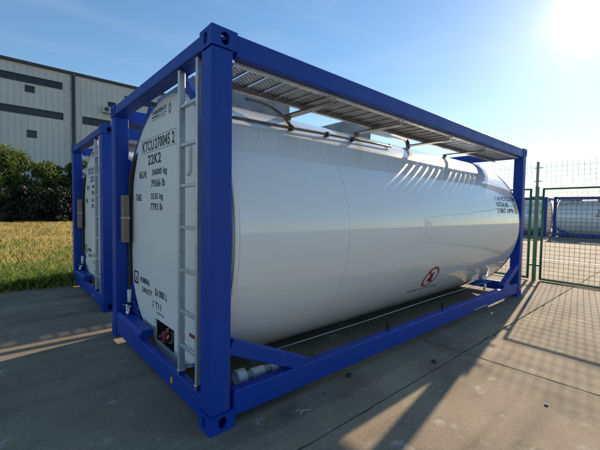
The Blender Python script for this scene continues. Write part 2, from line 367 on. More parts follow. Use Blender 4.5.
def blades(name, X, Y, H, wid, m, parent=None, lean=0.5):
    n = len(X); a = rng.uniform(0, 2*np.pi, n); la = rng.uniform(0, 2*np.pi, n); le = rng.uniform(0.1, lean, n)*H
    dx, dy = np.cos(a)*wid, np.sin(a)*wid
    lx, ly = np.cos(la)*le, np.sin(la)*le
    z0 = np.zeros(n)-0.01
    v = np.stack([np.stack([X-dx, Y-dy, z0], 1), np.stack([X+dx, Y+dy, z0], 1),
                  np.stack([X+dx*.7+lx*.4, Y+dy*.7+ly*.4, H*.6], 1), np.stack([X-dx*.7+lx*.4, Y-dy*.7+ly*.4, H*.6], 1),
                  np.stack([X+lx, Y+ly, H], 1)], 1).reshape(-1, 3)
    b = np.arange(n)*5
    quad = np.stack([b, b+1, b+2, b+3], 1); tri = np.stack([b+3, b+2, b+4], 1)
    me = bpy.data.meshes.new(name); me.vertices.add(n*5); me.vertices.foreach_set('co', v.ravel())
    me.loops.add(n*7); me.loops.foreach_set('vertex_index', np.concatenate([quad, tri], 1).ravel().astype(np.int32))
    me.polygons.add(n*2); st = np.stack([np.arange(n)*7, np.arange(n)*7+4], 1).ravel(); me.polygons.foreach_set('loop_start', st.astype(np.int32))
    me.update(calc_edges=True); me.validate()
    return link(name, me, m, parent)
def field(n, x0, x1, y0, y1, pw):
    y = y0 + (y1-y0)*rng.random(n)**pw; x = x0 + (x1-x0)*rng.random(n); return x, y
gx, gy = field(90000, -9, 7, GR0+0.9, 37, 2.0)
tag(blades('dry_grass', gx, gy, 0.10+0.22*rng.random(len(gx))*(0.6+0.4*np.sin(gx*1.3)*np.cos(gy*.9)), 0.008+0.0012*gy, M['grass_dry']),
    'tall dry yellow grass covering the lawn behind the containers', 'grass', kind='stuff')
gx, gy = field(60000, -9, 7, GR0-0.05, 15, 2.3)
k = (np.sin(gx*2.1+gy)*np.cos(gy*1.7-gx*.6) + rng.normal(0, .35, len(gx)) + 0.7 - 0.16*(gy-GR0)) > 0
gx, gy = gx[k], gy[k]
tag(blades('green_grass', gx, gy, 0.07+0.20*rng.random(len(gx)), 0.009+0.0012*gy, M['grass_green'], lean=0.9),
    'green weeds and grass along the pavement edge', 'grass', kind='stuff')

gw = np.stack([rng.uniform(-7, 2, 420), GR0-.06+abs(rng.normal(0, .8, 420))], 1)
wx = (gw[:, :1] + rng.normal(0, .13, (420, 34))).ravel(); wy = (gw[:, 1:] + rng.normal(0, .12, (420, 34))).ravel(); wy = np.maximum(wy, GR0-.14-.12*rng.random(len(wy))**3)
tag(blades('weeds', wx, wy, .05+.26*rng.random(len(wx))**1.4, .022+.02*rng.random(len(wx)), M['grass_green'], lean=1.5),
    'broad leaved green weeds in clumps at the pavement edge', 'weeds', kind='stuff')
def leaves(name, cen, rad, n, size, m, parent, seed=0):
    r = np.random.default_rng(seed); nb = len(cen); cen = np.array(cen); rad = np.array(rad)
    p = rad[:, 0]*rad[:, 1]*rad[:, 2]; idx = r.choice(nb, n, p=p/p.sum())
    d = r.normal(size=(n, 3)); d /= np.linalg.norm(d, axis=1)[:, None]; rr = r.random(n)**0.38*(0.85+0.3*r.random(n))
    P = cen[idx] + d*rad[idx]*rr[:, None]
    a = r.normal(size=(n, 3)); a /= np.linalg.norm(a, axis=1)[:, None]; b = np.cross(a, r.normal(size=(n, 3))); b /= np.linalg.norm(b, axis=1)[:, None]
    s = size*(0.6+0.8*r.random(n))[:, None]
    v = np.stack([P-a*s, P+b*s*.45, P+a*s, P-b*s*.45], 1).reshape(-1, 3)
    me = bpy.data.meshes.new(name); me.from_pydata(v.tolist(), [], (np.arange(n*4).reshape(-1, 4)).tolist())
    return link(name, me, m, parent)
def bush(name, x, y, h, wdt, m, label, cat, group, n, seed, size=0.13, low=0.15):
    r = random.Random(seed); t = empty(name, (x, y, 0)); tag(t, label, cat, group)
    bm = bmesh.new()
    tube_bm(bm, [(0, 0, -.05), (.05, .02, h*.25), (-.04, .05, h*.5), (.02, 0, h*.8)], [.11, .09, .06, .02], 7)
    for k in range(6):
        a = r.uniform(0, 6.28); z = h*r.uniform(.2, .5)
        tube_bm(bm, [(0, 0, z), (math.cos(a)*wdt*.25, math.sin(a)*wdt*.25, z+h*.15), (math.cos(a)*wdt*.42, math.sin(a)*wdt*.42, z+h*.3)], [.05, .035, .012], 6)
    done('trunk', bm, M['bark'], t, True)
    cen, rad = [], []
    for k in range(22):
        a = r.uniform(0, 6.28); q = math.sqrt(r.random())*wdt*.42; z = h*r.uniform(low+.05, .88)
        q *= 1 - .45*max(0, (z/h-.6)/.4)
        cen.append((math.cos(a)*q, math.sin(a)*q, z)); s = r.uniform(.14, .26)*wdt
        rad.append((s, s, s*r.uniform(.7, 1.0)))
    leaves('crown', cen, rad, n, size, m, t, seed); return t
G = 'trees along the factory wall'
bush('shrub_tree', -3.8, 37.6, 6.3, 5.2, M['leaf'], 'leafy green tree in front of the factory, well clear of the downpipe', 'tree', G, 8000, 1)
bush('shrub_tree', -0.9, 37.0, 6.7, 5.0, M['leaf'], 'tallest broad green tree above the black netting fence', 'tree', G, 12000, 2)
bush('shrub_tree', 1.6, 37.4, 6.5, 4.8, M['leaf'], 'bright green rounded tree below the small square windows', 'tree', G, 11000, 3)
bush('shrub_tree', 3.5, 37.6, 5.9, 3.8, M['leaf'], 'lower green tree beside the dark conical shrub', 'tree', G, 8000, 4)
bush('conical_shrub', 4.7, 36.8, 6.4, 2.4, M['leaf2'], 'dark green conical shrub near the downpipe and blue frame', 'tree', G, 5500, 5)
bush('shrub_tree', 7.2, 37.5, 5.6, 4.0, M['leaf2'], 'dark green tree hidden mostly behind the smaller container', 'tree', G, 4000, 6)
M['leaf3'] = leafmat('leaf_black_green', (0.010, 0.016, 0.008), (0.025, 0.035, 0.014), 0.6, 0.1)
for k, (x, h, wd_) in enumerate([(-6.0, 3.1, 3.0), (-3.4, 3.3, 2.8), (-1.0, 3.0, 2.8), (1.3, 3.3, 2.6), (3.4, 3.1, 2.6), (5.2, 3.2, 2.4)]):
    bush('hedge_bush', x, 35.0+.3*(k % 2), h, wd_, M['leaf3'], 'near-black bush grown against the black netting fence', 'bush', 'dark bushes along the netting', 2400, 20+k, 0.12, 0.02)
# black shade-net fence
nf = empty('netting_fence', (-12, 35.8, 0)); tag(nf, 'black shade netting fence between the dry grass and the trees', 'fence')
for k in range(8):
    bm = bmesh.new(); nx, nz = 12, 8; g = {}
    for i in range(nx+1):
        for j in range(nz+1):
            x = k*2.7+0.02+2.66*i/nx; z = 0.02+(3.05+.12*math.sin(k*1.7+i*.35))*j/nz
            g[i, j] = (x, .05*math.sin(i*1.1+j*.6+k)+.03*math.sin(j*2.1), z)
    for off in (0, .012):
        vs = {q: bm.verts.new((p[0], p[1]+off, p[2])) for q, p in g.items()}
        for i in range(nx):
            for j in range(nz): bm.faces.new((vs[i, j], vs[i+1, j], vs[i+1, j+1], vs[i, j+1]))
    done('netting', bm, M['net'], nf, True)
for k in range(9): tube('fence_post', [(k*2.7, 0.1, -.1), (k*2.7, 0.1, 3.2)], .04, M['trim'], nf, 8)

# factory building
FY = 46.0
fb = empty('factory_building', (8, FY, 0)); tag(fb, 'tall beige clad factory with dark strip windows and roof trim', 'building')
BX0, BX1, BH = -34.0, 34.0, 16.62
def bl(x): return x-8
wins = [(-14.0, 5.0, 14.75, 15.45), (-14.0, 5.05, 11.35, 12.05), (1.72, 2.48, 13.78, 14.4), (1.82, 2.6, 8.95, 9.65), (7.0, 9.9, 11.25, 12.05), (9.7, 10.5, 13.65, 14.35),
        (11.6, 28.0, 11.35, 12.05), (11.6, 28.0, 14.75, 15.45), (14.0, 14.8, 8.95, 9.65), (-8.0, -7.2, 8.95, 9.65), (-8.0, -7.2, 12.6, 13.3)]
bm = bmesh.new()
holed(bm, [(bl(-26), 0), (bl(42), 0), (bl(42), BH), (bl(-26), BH)],
      [[(bl(a), c), (bl(b), c), (bl(b), d), (bl(a), d)] for a, b, c, d in wins],
      lambda u, v: (u, 0, v), lambda u, v: (u, .16, v))
done('wall', bm, M['cladwall'], fb)
bm = bmesh.new()                                            # side, back walls
for lo, hi in (((bl(-26), .02, 0), (bl(-26)+.2, 30, BH-.02)), ((bl(42)-.2, .02, 0), (bl(42), 30, BH-.02)), ((bl(-26), 29.8, 0), (bl(42), 30, BH-.02))): bbox(bm, lo, hi)
done('rear_wall', bm, M['cladwall'], fb)
bm = bmesh.new()                                            # standing seams of the wall sheets
def covered(x, z0, z1): return [(c, d) for a, b, c, d in wins if a-.06 < x < b+.06]
x = -25.6
while x < 41.8:
    z = 0.0
    for c, d in sorted(covered(x, 0, BH)) + [(BH, BH)]:
        if c > z+.05: bbox(bm, (bl(x)-.022, -.045, z), (bl(x)+.022, .0, c-.002))
        z = d+.002
    x += 0.55
o = done('wall_seam', bm, M['cladwall'], fb); o['kind'] = 'stuff'
for a, b, c, d in wins:
    f = empty('window'); f.parent = fb
    n = max(1, round((b-a)/1.35)); wd = (b-a)/n
    bm = bmesh.new(); t = .05
    bbox(bm, (bl(a)-t, -.05, c-t), (bl(b)+t, .05, c+t)); bbox(bm, (bl(a)-t, -.05, d-t), (bl(b)+t, .05, d+t))
    for k in range(n+1): bbox(bm, (bl(a)+k*wd-t*.8, -.044, c+t+.001), (bl(a)+k*wd+t*.8, .044, d-t-.001))
    done('frame', bm, M['frame_dark'], f)
    for k in range(n): box('pane', (bl(a)+k*wd+t*.8+.002, .012+random.uniform(-.006, .006), c+t+.002), (bl(a)+(k+1)*wd-t*.8-.002, .03, d-t-.002), M['glass'], f)
box('roof_trim', (bl(-26)-.1, -.22, BH+.002), (bl(42)+.1, .25, BH+.32), M['trim'], fb, .03)
rf = box('roof', (bl(-26), .252, BH), (bl(42), 30, BH+.2), M['trim'], fb)
dp = tube('downpipe', [(bl(6.05), -.24, .05), (bl(6.05), -.24, BH)], .17, M['trim'], fb, 10)
for z in (3, 7, 11, 15): box('pipe_bracket', (bl(6.05)-.21, -.26, z), (bl(6.05)+.21, -.002, z+.1), M['trim'], dp)
ac = empty('air_conditioner', (9.55, FY-.62, 12.9)); tag(ac, 'pale outdoor air conditioner unit hung on the factory wall', 'air conditioner')
box('casing', (-.55, 0, 0), (.55, .42, .75), M['ac'], ac, .03)
lathe('fan_grille', [(0, .27), (.012, .27), (.013, .2), (.02, .19), (.021, .05), (.03, .04)], (-.15, 0, .38), (0, -1, 0), M['trim'], ac, 20)
for s in (-.4, .4): beam('bracket', (s, -.02, -.03), (s, .6, -.03), .05, .05, M['trim'], ac)

# ---------------------------------------------------------------- tank container
L, W, H = 6.058, 2.438, 2.591
CY, CZ, TR = W/2, 1.255, 1.213
X0, X1 = 0.17, L-0.17
CW, CL, CH = .162, .178, .118
SHEETS = [0.215, 1.33, 2.52, 3.81, 4.85, L-.215]
def cyl(x, ang, r):            # ang in degrees above the horizontal on the side facing local -y
    a = R(ang); return (x, CY - r*math.cos(a), CZ + r*math.sin(a))
def build_container(name, number):
    T = empty(name)
    blue = M['blue']
    # corner castings with oval apertures
    for ix in (0, 1):
        for iy in (0, 1):
            for iz in (0, 1):
                def P(x, y, z): return ((L-x) if ix else x, (W-y) if iy else y, (H-z) if iz else z)
                bm = bmesh.new(); e = .022; o = -.004
                rect = lambda a, b: [(o, o), (a, o), (a, b), (o, b)]
                holed(bm, rect(CW, CH), [oval(CW*.5, CH*.52, .050, .078)], lambda u, v: P(o, u, v), lambda u, v: P(o+e, u, v))
                holed(bm, rect(CL, CH), [oval(CL*.5, CH*.52, .062, .080)], lambda u, v: P(u, o, v), lambda u, v: P(u, o+e, v))
                holed(bm, rect(CL, CW), [oval(CL*.5, CW*.5, .11, .06)], lambda u, v: P(u, v, 0 if not iz else o), lambda u, v: P(u, v, e))
                for f in ([(CL, o, 0), (CL, CW, 0), (CL, CW, CH), (CL, o, CH)], [(o, CW, 0), (CL, CW, 0), (CL, CW, CH), (o, CW, CH)], [(o, o, CH), (CL, o, CH), (CL, CW, CH), (o, CW, CH)]):
                    bm.faces.new([bm.verts.new(P(*p)) for p in f])
                bmesh.ops.remove_doubles(bm, verts=bm.verts[:], dist=.0041)
                done('corner_casting', bm, blue, T)
    for ix in (0, 1):
        for iy in (0, 1):
            bm = bmesh.new(); x0, x1 = (.002, .150) if not ix else (L-.150, L-.002); y0, y1 = (.002, .152) if not iy else (W-.152, W-.002)
            bbox(bm, (x0, y0, CH+.001), (x1, y1, H-CH-.001), .012, 3); done('corner_post', bm, blue, T)
    for ix in (0, 1):
        sx = lambda a: L-a if ix else a
        def bx(n, x0, x1, y0, y1, z0, z1, bev=.008, m=blue, par=T):
            xa, xb = sorted((sx(x0), sx(x1))); return box(n, (xa, y0, z0), (xb, y1, z1), m, par, bev)
        bx('top_end_rail', .004, .135, CW+.001, W-CW-.001, H-(.15 if ix else .108), H-.012)
        bx('bottom_end_rail', .010, .068, CW+.001, W-CW-.001, .045, .205)
        for iy in (0, 1):
            sy = lambda a: W-a if iy else a
            beam('side_brace', (sx(.155), sy(.052), .545), (sx(.83), sy(.052), .238), .085, .105, blue, T, bev=.006)
            # upper and lower corner gussets joining post to the tank skirt
            if ix: continue
            xb = .215 if iy else .125
            beam('corner_brace', (sx(xb), sy(.153), 2.0), (sx(xb), sy(.72), 2.478), .07, .05, blue, T, (1, 0, 0), .004)
            bm = bmesh.new()
            for xo in (.145, .165):
                bm.faces.new([bm.verts.new((sx(xo), sy(a), b)) for a, b in ((.10, .22), (.62, .22), (.50, .26), (.30, .42), (.16, .72), (.10, .95))])
            vs = bm.verts[:]; 
            for i in range(6): bm.faces.new((vs[i], vs[(i+1) % 6], vs[6+(i+1) % 6], vs[6+i]))
            done('gusset_plate', bm, blue, T)
            bm = bmesh.new()
            for xo in (.145, .165):
                bm.faces.new([bm.verts.new((sx(xo), sy(a), b)) for a, b in ((.10, 2.02), (.23, 1.98), (.155, 1.82), (.11, 1.66), (.10, 1.60))])
            vs = bm.verts[:]
            for i in range(5): bm.faces.new((vs[i], vs[(i+1) % 5], vs[5+(i+1) % 5], vs[5+i]))
            done('gusset_plate', bm, blue, T)
        # skirt ring between frame and tank
        bm = bmesh.new(); n = 64
        ring = [[bm.verts.new((sx(x), CY+r*math.cos(2*math.pi*k/n), CZ+r*math.sin(2*math.pi*k/n))) for k in range(n)] for x, r in ((.176, 1.206), (.176, 1.2185), (.212, 1.2185), (.212, 1.206))]
        for q in range(4):
            a, b = ring[q], ring[(q+1) % 4]
            for k in range(n): bm.faces.new((a[k], a[(k+1) % n], b[(k+1) % n], b[k]))
        done('skirt_ring', bm, M['white'] if not ix else blue, T, True)
    for iy in (0, 1):
        y0, y1 = (.004, .068) if not iy else (W-.068, W-.004)
        box('top_side_rail', (CL+.001, y0, H-.150), (L-CL-.001, y1, H-.006), blue, T, .01, 3)
        y0, y1 = (.006, .088) if not iy else (W-.088, W-.006)
        box('bottom_side_rail', (CL+.001, y0, .062), (L-CL-.001, y1, .238), blue, T, .012, 3)
    # tank
    tk = bmesh.new(); n = 96
    def prof_ring(x, r): return [tk.verts.new((x, CY+r*math.cos(2*math.pi*k/n), CZ+r*math.sin(2*math.pi*k/n))) for k in range(n)]
    rr = [prof_ring(x, TR-.012) for x in (.20, L-.20)]
    for k in range(n): tk.faces.new((rr[0][k], rr[0][(k+1) % n], rr[1][(k+1) % n], rr[1][k]))
    tank = done('tank', tk, M['white'], T, True)
    for a, b in zip(SHEETS, SHEETS[1:]):
        bm = bmesh.new(); g = .0008; xs_ = [a+g, b-g]; rs = [TR, TR]; rg = []
        for x, r in zip(xs_, rs): rg.append([bm.verts.new((x, CY+r*math.cos(2*math.pi*k/160), CZ+r*math.sin(2*math.pi*k/160))) for k in range(160)])
        for p, q in zip(rg, rg[1:]):
            for k in range(160): bm.faces.new((p[k], p[(k+1) % 160], q[(k+1) % 160], q[k]))
        done('cladding_sheet', bm, M['tank'], tank, True)
    # near end cover with the valve opening
    ec = bmesh.new(); rim_r = TR-.03
    hole = [(1.02, .145), (1.02, .375), (1.54, .375), (1.54, .145)]
    circ = [(CY+rim_r*math.cos(2*math.pi*k/96), CZ+rim_r*math.sin(2*math.pi*k/96)) for k in range(96)]
    holed(ec, circ, [hole], lambda u, v: (X0, u, v), lambda u, v: (X0+.03, u, v))
    for (xa, ra), (xb, rb) in zip([(X0, rim_r), (X0+.009, rim_r+.018), (X0+.026, rim_r+.026)], [(X0+.009, rim_r+.018), (X0+.026, rim_r+.026), (X0+.05, rim_r+.027)]):
        A = [ec.verts.new((xa, CY+ra*math.cos(2*math.pi*k/96), CZ+ra*math.sin(2*math.pi*k/96))) for k in range(96)]
        B = [ec.verts.new((xb, CY+rb*math.cos(2*math.pi*k/96), CZ+rb*math.sin(2*math.pi*k/96))) for k in range(96)]
        for k in range(96): ec.faces.new((A[k], A[(k+1) % 96], B[(k+1) % 96], B[k]))
    bmesh.ops.remove_doubles(ec, verts=ec.verts[:], dist=.0001)
    cover = done('end_cover', ec, M['white'], T)
    for p in cover.data.polygons: p.use_smooth = len(p.vertices) == 4
    lathe('rear_cover', [(0, TR-.012), (.03, TR-.03), (.05, TR-.1), (.09, .8), (.11, .3), (.112, .02)], (L-.205, CY, CZ), (1, 0, 0), M['white'], T, 64, True)
    E = lambda u, v: (X0-.0015, u, v)                         # u runs to -y for the reader
    Tx = lambda u, v: (X0-.002, -u, v)
    it = [(number[0], -1.87, 2.035, .34, .105), (number[1], -1.50, 2.035, .38, .105), (number[2], -1.07, 2.035, .055, .105), ('22K2', -1.70, 1.895, .36, .10),
          ('M.G.W.', -1.97, 1.77, .23, .075), ('36000 kg', -1.58, 1.765, .39, .08), ('79366 lb', -1.61, 1.668, .37, .075),
          ('TARE', -2.10, 1.535, .19, .075), ('3535 kg', -1.62, 1.53, .33, .078), ('7793 lb', -1.63, 1.44, .33, .07),
          ('NOMINAL', -1.96, .66, .30, .062), ('CAPACITY', -1.91, .565, .32, .055), ('26 000 L', -1.51, .60, .32, .072), ('T11', -1.50, .475, .16, .065), ('PORTABLE TANK', -1.46, .43, .2, .018)]
    for q_ in it: lettering('lettering', [q_], Tx, M['black'], cover)
    lettering('company_name', [('TruMARENCO', -1.58, 2.362, .38, .042)], Tx, M['navy'], cover)
    lettering('company_line', [('TANK CONTAINER', -1.58, 2.312, .36, .012)], Tx, M['grey_print'], cover)
    bm = bmesh.new(); bm.faces.new([bm.verts.new(E(u, v)) for u, v in ((1.58, 2.335), (1.40, 2.335), (1.40, 2.349), (1.58, 2.349))]); done('logo_bar', bm, M['black'], cover)
    bm = bmesh.new(); bm.faces.new([bm.verts.new(E(u, v)) for u, v in ((1.398, 2.339), (1.20, 2.339), (1.20, 2.346), (1.398, 2.346))]); done('logo_bar', bm, M['navy'], cover)
    bm = bmesh.new(); cx, cz = 1.12, 2.35
    for q in range(4):
        a = q*math.pi/2
        for s in (-1, 1):
            pts = [(0, .052), (.030*s, .020), (.018*s, .014), (0, .034)]
            bm.faces.new([bm.verts.new(E(cx+u*math.cos(a)-v*math.sin(a)*.62, cz+u*math.sin(a)+v*math.cos(a))) for u, v in pts])
    done('logo_mark', bm, M['navy'], cover)
    bm = bmesh.new()                                          # fine outline round the number
    for lo, hi in (((1.90, 2.152), (.98, 2.156)), ((1.90, 2.02), (.98, 2.024)), ((1.90, 2.0242), (1.897, 2.1518)), ((.983, 2.0242), (.98, 2.1518))):
        bm.faces.new([bm.verts.new(E(u, v)) for u, v in ((lo[0], lo[1]), (hi[0], lo[1]), (hi[0], hi[1]), (lo[0], hi[1]))])
    done('number_outline', bm, M['navy'], cover)
    bm = bmesh.new(); holed(bm, [(2.18, .62), (2.03, .62), (2.03, .76), (2.18, .76)], [[(2.155, .645), (2.055, .645), (2.055, .745), (2.155, .745)]], E)
    bm.faces.new([bm.verts.new(E(u, v)) for u, v in ((2.12, .655), (2.09, .655), (2.09, .70), (2.12, .70))]); done('pictogram', bm, M['black'], cover)
    bm = bmesh.new(); bm.faces.new([bm.verts.new(E(u, v)) for u, v in ((1.60, .45), (1.54, .50), (1.565, .50), (1.535, .55), (1.585, .51), (1.56, .51))]); done('pictogram', bm, M['black'], cover)
    # inspection plate and handle on the cover
    bm = bmesh.new(); pl = oval(.72, 1.86, .12, .27, 24); A = [bm.verts.new((X0-.002, u, v)) for u, v in pl]; B = [bm.verts.new((X0-.022, .72+(u-.72)*.9, 1.86+(v-1.86)*.95)) for u, v in pl]
    for k in range(24): bm.faces.new((A[k], A[(k+1) % 24], B[(k+1) % 24], B[k]))
    bm.faces.new(B); done('inspection_plate', bm, M['white'], cover)
    box('warning_label', (X0-.003, .27, 1.66), (X0-.0015, .36, 1.76), M['yellow'], cover)
    box('warning_label', (X0-.003, .60, .42), (X0-.0015, .70, .45), M['red'], cover)
    box('warning_label', (X0-.003, .66, .30), (X0-.0015, .72, .32), M['red'], cover)
    # valve inside the opening
    bm = bmesh.new()
    for f in (((X0+.03, 1.02, .145), (X0+.03, 1.54, .145), (X0+.34, 1.54, .145), (X0+.34, 1.02, .145)), ((X0+.03, 1.02, .375), (X0+.03, 1.54, .375), (X0+.34, 1.54, .375), (X0+.34, 1.02, .375)),
              ((X0+.03, 1.02, .145), (X0+.34, 1.02, .145), (X0+.34, 1.02, .375), (X0+.03, 1.02, .375)), ((X0+.03, 1.54, .145), (X0+.34, 1.54, .145), (X0+.34, 1.54, .375), (X0+.03, 1.54, .375)),
              ((X0+.34, 1.02, .145), (X0+.34, 1.54, .145), (X0+.34, 1.54, .375), (X0+.34, 1.02, .375))):
        bm.faces.new([bm.verts.new(p) for p in f])
    done('valve_recess', bm, M['recess'], T)
    vl = lathe('discharge_valve', [(0, .075), (.02, .075), (.021, .055), (.07, .055), (.10, .07), (.14, .07), (.16, .05), (.24, .05)], (X0+.02, 1.19, .275), (1, .1, .05), M['alu'], T, 18)
    tube('valve_lever', [(X0+.0, 1.13, .35), (X0-.015, 1.19, .30), (X0-.02, 1.30, .245), (X0-.01, 1.36, .22)], [.016, .022, .02, .013], M['redpaint'], vl, 8)
    lathe('valve_cap', [(0, .048), (.02, .055), (.05, .055), (.055, .03)], (X0+.015, 1.19, .275), (-1, 0, 0), M['redpaint'], vl, 16)
    tube('valve_chain', [(X0-.01, 1.12, .31), (X0-.02, 1.15, .25), (X0-.012, 1.22, .225), (X0-.02, 1.28, .21)], .007, M['alu'], vl, 6)
    # raised step over the sill, pipe fittings beside it
    bm = bmesh.new(); a = [(.006, .207), (.006, .25), (.03, .285), (.13, .285), (.13, .207)]
    for y in (1.42, 2.27): bm.faces.new([bm.verts.new((p, y+(.03 if y < 2 else 0), q)) for p, q in a])
    vs = bm.verts[:]
    for i in range(5): bm.faces.new((vs[i], vs[(i+1) % 5], vs[5+(i+1) % 5], vs[5+i]))
    done('step_cover', bm, blue, T)
    tube('drain_elbow', [(.09, 2.10, .285), (.085, 2.10, .34), (.075, 2.07, .375), (.06, 2.02, .38), (.045, 1.98, .35), (.04, 1.97, .31)], .017, M['chrome'], T, 10)
    fit = tube('tap', [(.09, 2.17, .284), (.09, 2.17, .36)], .014, M['chrome'], T, 8)
    tube('tap_handle', [(.06, 2.22, .365), (.09, 2.17, .37), (.11, 2.10, .365)], .010, M['chrome'], fit, 8)
    tube('hose', [(.13, 2.21, .30), (.14, 2.23, .45), (.15, 2.27, .9), (.15, 2.26, 1.4), (.145, 2.20, 1.78), (.16, 2.10, 1.98), (.22, 2.0, 2.12)], .026, M['rubber'], T, 10)
    tube('hose_nozzle', [(.115, 2.17, .40), (.118, 2.19, .54)], .022, M['pvc'], T, 10)
    dt = box('document_box', (.055, 2.185, 1.07), (.125, 2.285, 1.60), M['beige'], T, .012)
    box('box_lid', (.05, 2.18, 1.34), (.128, 2.288, 1.355), M['alu'], dt)
    box('yellow_tag', (.003, .64, .10), (.009, .675, .145), M['yellow'], T)
    # ladder
    ld = empty('ladder'); ld.parent = T
    for y in (.245, .545):
        box('stile', (.012, y-.013, .205), (.062, y+.013, 2.47), M['ladder'], ld, .004, 1)
        box('stile_foot', (.008, y-.02, .206), (.066, y+.02, .24), M['chrome'], ld, .004, 1)
        lathe('stile_bolt', [(0, .016), (.03, .016)], (.037, y, 2.452), (0, 0, 1), M['steel_dark'], ld, 8)
    for z in (.435, .695, 1.005, 1.325, 1.63, 1.925, 2.205): box('rung', (.022, .2582, z-.013), (.055, .5318, z+.013), M['ladder'], ld, .004, 1)
    # walkway: edge angles, brackets and cross planks
    wk = bmesh.new(); WZ = 2.452
    bbox(wk, (.20, .0685, WZ-.030), (L-.20, .0725, WZ+.028)); bbox(wk, (.20, .0727, WZ-.030), (L-.20, .105, WZ-.026))
    walk = done('walkway', wk, M['alu'], T)
    bm = bmesh.new(); bbox(bm, (.20, .456, WZ-.058), (L-.20, .462, WZ+.010)); bbox(bm, (.20, .425, WZ-.058), (L-.20, .4558, WZ-.053)); done('edge_angle', bm, M['galv'], walk)
    pm = None
    def plank_mesh(open_=False):
        bm = bmesh.new(); y0, y1 = .106, .453
        rows = [(0, .012), (.025, .037), (.050, .064), (.077, .089), (.102, .1279)]
        if open_: rows = [(0, .014), (.026, .038), (.050, .062), (.074, .086), (.098, .121)]  # narrower planks, gaps shaped to let sun stripes fall on the tank
        for (a, b) in rows: bbox(bm, (a, y0, -.0042), (b, y1, .002))
        n = 9; st = (y1-y0)/n
        for i_, ((_, a), (b, _)) in enumerate(zip(rows, rows[1:])):
            for k in range(n+1):
                yy = y0 + st*(k - (.5 if i_ % 2 else 0)); lo_, hi_ = max(y0, yy), min(y1, yy+.017)
                if hi_ > lo_+.002: bbox(bm, (a+.0002, lo_, -.0018), (b-.0002, hi_, .0018))
        if not open_: bbox(bm, (-.002, y0, -.013), (-.0002, y1, .0018)); bbox(bm, (.1282, y0, -.013), (.130, y1, .0018))  # edge lips added to stop the sun coming through the gaps
        bmesh.ops.recalc_face_normals(bm, faces=bm.faces[:])
        me = bpy.data.meshes.new('plank'); bm.to_mesh(me); bm.free(); me.materials.append(M['galv']); return me
    pm = plank_mesh(); po = plank_mesh(True); x = .215
    while x < L-.26:
        o = bpy.data.objects.new('plank', pm if x < 3.45 else po); COL.objects.link(o); o.parent = walk; o.location = (x, 0, WZ-.004); x += .162
    for x in (1.17, 2.22, 3.34, 4.42):
        bm = bmesh.new()
        bbox(bm, (x-.045, .073, WZ-.078), (x+.045, .70, WZ-.072)); bbox(bm, (x-.045, .0735, WZ-.0718), (x-.039, .70, WZ-.0605))
        done('bracket', bm, M['pipe'], walk)
        for dx in (-.03, .03): lathe('bolt', [(0, .011), (.010, .011)], (x+dx, .088, WZ-.030), (0, 0, -1), M['ladder'], walk, 6)
        beam('strut', (x, .68, WZ-.075), (x, .70, CZ+1.09), .05, .03, M['pipe'], walk)
    # pipe along the shoulder with clamps, spill box and hatch on top
    pts = [cyl(xx, a_, TR+.03) for xx, a_ in ((.22, 46.5), (.9, 48.5), (1.3, 50), (1.85, 51.5), (2.2, 52.5), (2.6, 53), (2.68, 57))]
    pp = tube('shoulder_pipe', pts, .013, M['pipe'], T, 10)
    for xx, a_ in ((.97, 48.8), (1.45, 50.4), (1.85, 51.5)):
        c = cyl(xx, a_, TR+.026); bm = bmesh.new(); bbox(bm, (c[0]-.016, c[1]-.024, c[2]-.024), (c[0]+.016, c[1]+.024, c[2]+.024), .006); done('clamp', bm, M['steel_dark'], pp)
    tube('vent_arm', [cyl(.97, 49.5, TR+.04), cyl(.93, 53.5, TR+.075), cyl(.86, 58, TR+.095), cyl(.78, 62, TR+.10), cyl(.66, 65, TR+.09)], [.014, .015, .015, .015, .013], M['pipe'], T, 10)
    def tray(n_, x0, x1, zt, m_):
        sb = bmesh.new()
        for lo, hi in (((x0, .79, 2.36), (x1, .80, zt)), ((x0, W-.80, 2.36), (x1, W-.79, zt)), ((x0, .801, 2.36), (x0+.01, W-.801, zt)), ((x1-.01, .801, 2.36), (x1, W-.801, zt))): bbox(sb, lo, hi)
        return done(n_, sb, m_, T)
    tray('spill_box', .24, 1.27, 2.56, M['galv'])
    spill = tray('spill_box', 2.10, 2.62, 2.522, M['galv'])
    tube('vapour_pipe', [(2.64, .84, 2.51), (3.5, .84, 2.515)], .034, M['white'], T, 14)
    tube('vapour_pipe', [(3.5, .84, 2.515), (3.56, .84, 2.50), (3.6, .84, 2.42)], .030, M['steel_dark'], T, 10)
    lathe('hatch', [(0, .23), (.05, .23), (.055, .21), (.075, .1), (.08, .02)], (2.34, CY, 2.462), (0, 0, 1), M['steel_dark'], spill, 28)
    # grounding rod inside the lower rail and small stop on it
    tube('rod', [(.75, .33, .27), (2.2, .34, .262), (3.6, .34, .275), (L-.5, .33, .27)], .004, M['ladder'], T, 6)
    box('rail_flange', (CL+.01, .0885, .115), (.95, .33, .122), blue, T)
    lathe('rail_stop', [(0, .014), (.085, .014), (.09, .01)], (2.03, .06, .238), (0, 0, 1), M['rubber'], T, 10)
    lathe('rail_stop', [(0, .014), (.085, .014), (.09, .01)], (3.22, .06, .238), (0, 0, 1), M['rubber'], T, 10)
    box('reflector_strip', (4.08, .0015, .082), (4.52, .0055, .098), M['alu'], T)
    # white rods and knob added for the sunlit bits of the far frame legs
    tube('sunlit_rod', [(4.78, .40, .40), (4.98, .33, .37)], .018, M['white'], T, 12)
    tube('sunlit_rod', [(5.02, .24, .20), (5.02, .22, .30)], .020, M['white'], T, 10)
    lathe('sunlit_knob', [(0, .035), (.04, .042), (.06, .035), (.07, .015)], (5.10, .29, .38), (-.5, -.6, .3), M['white'], T, 16, True)
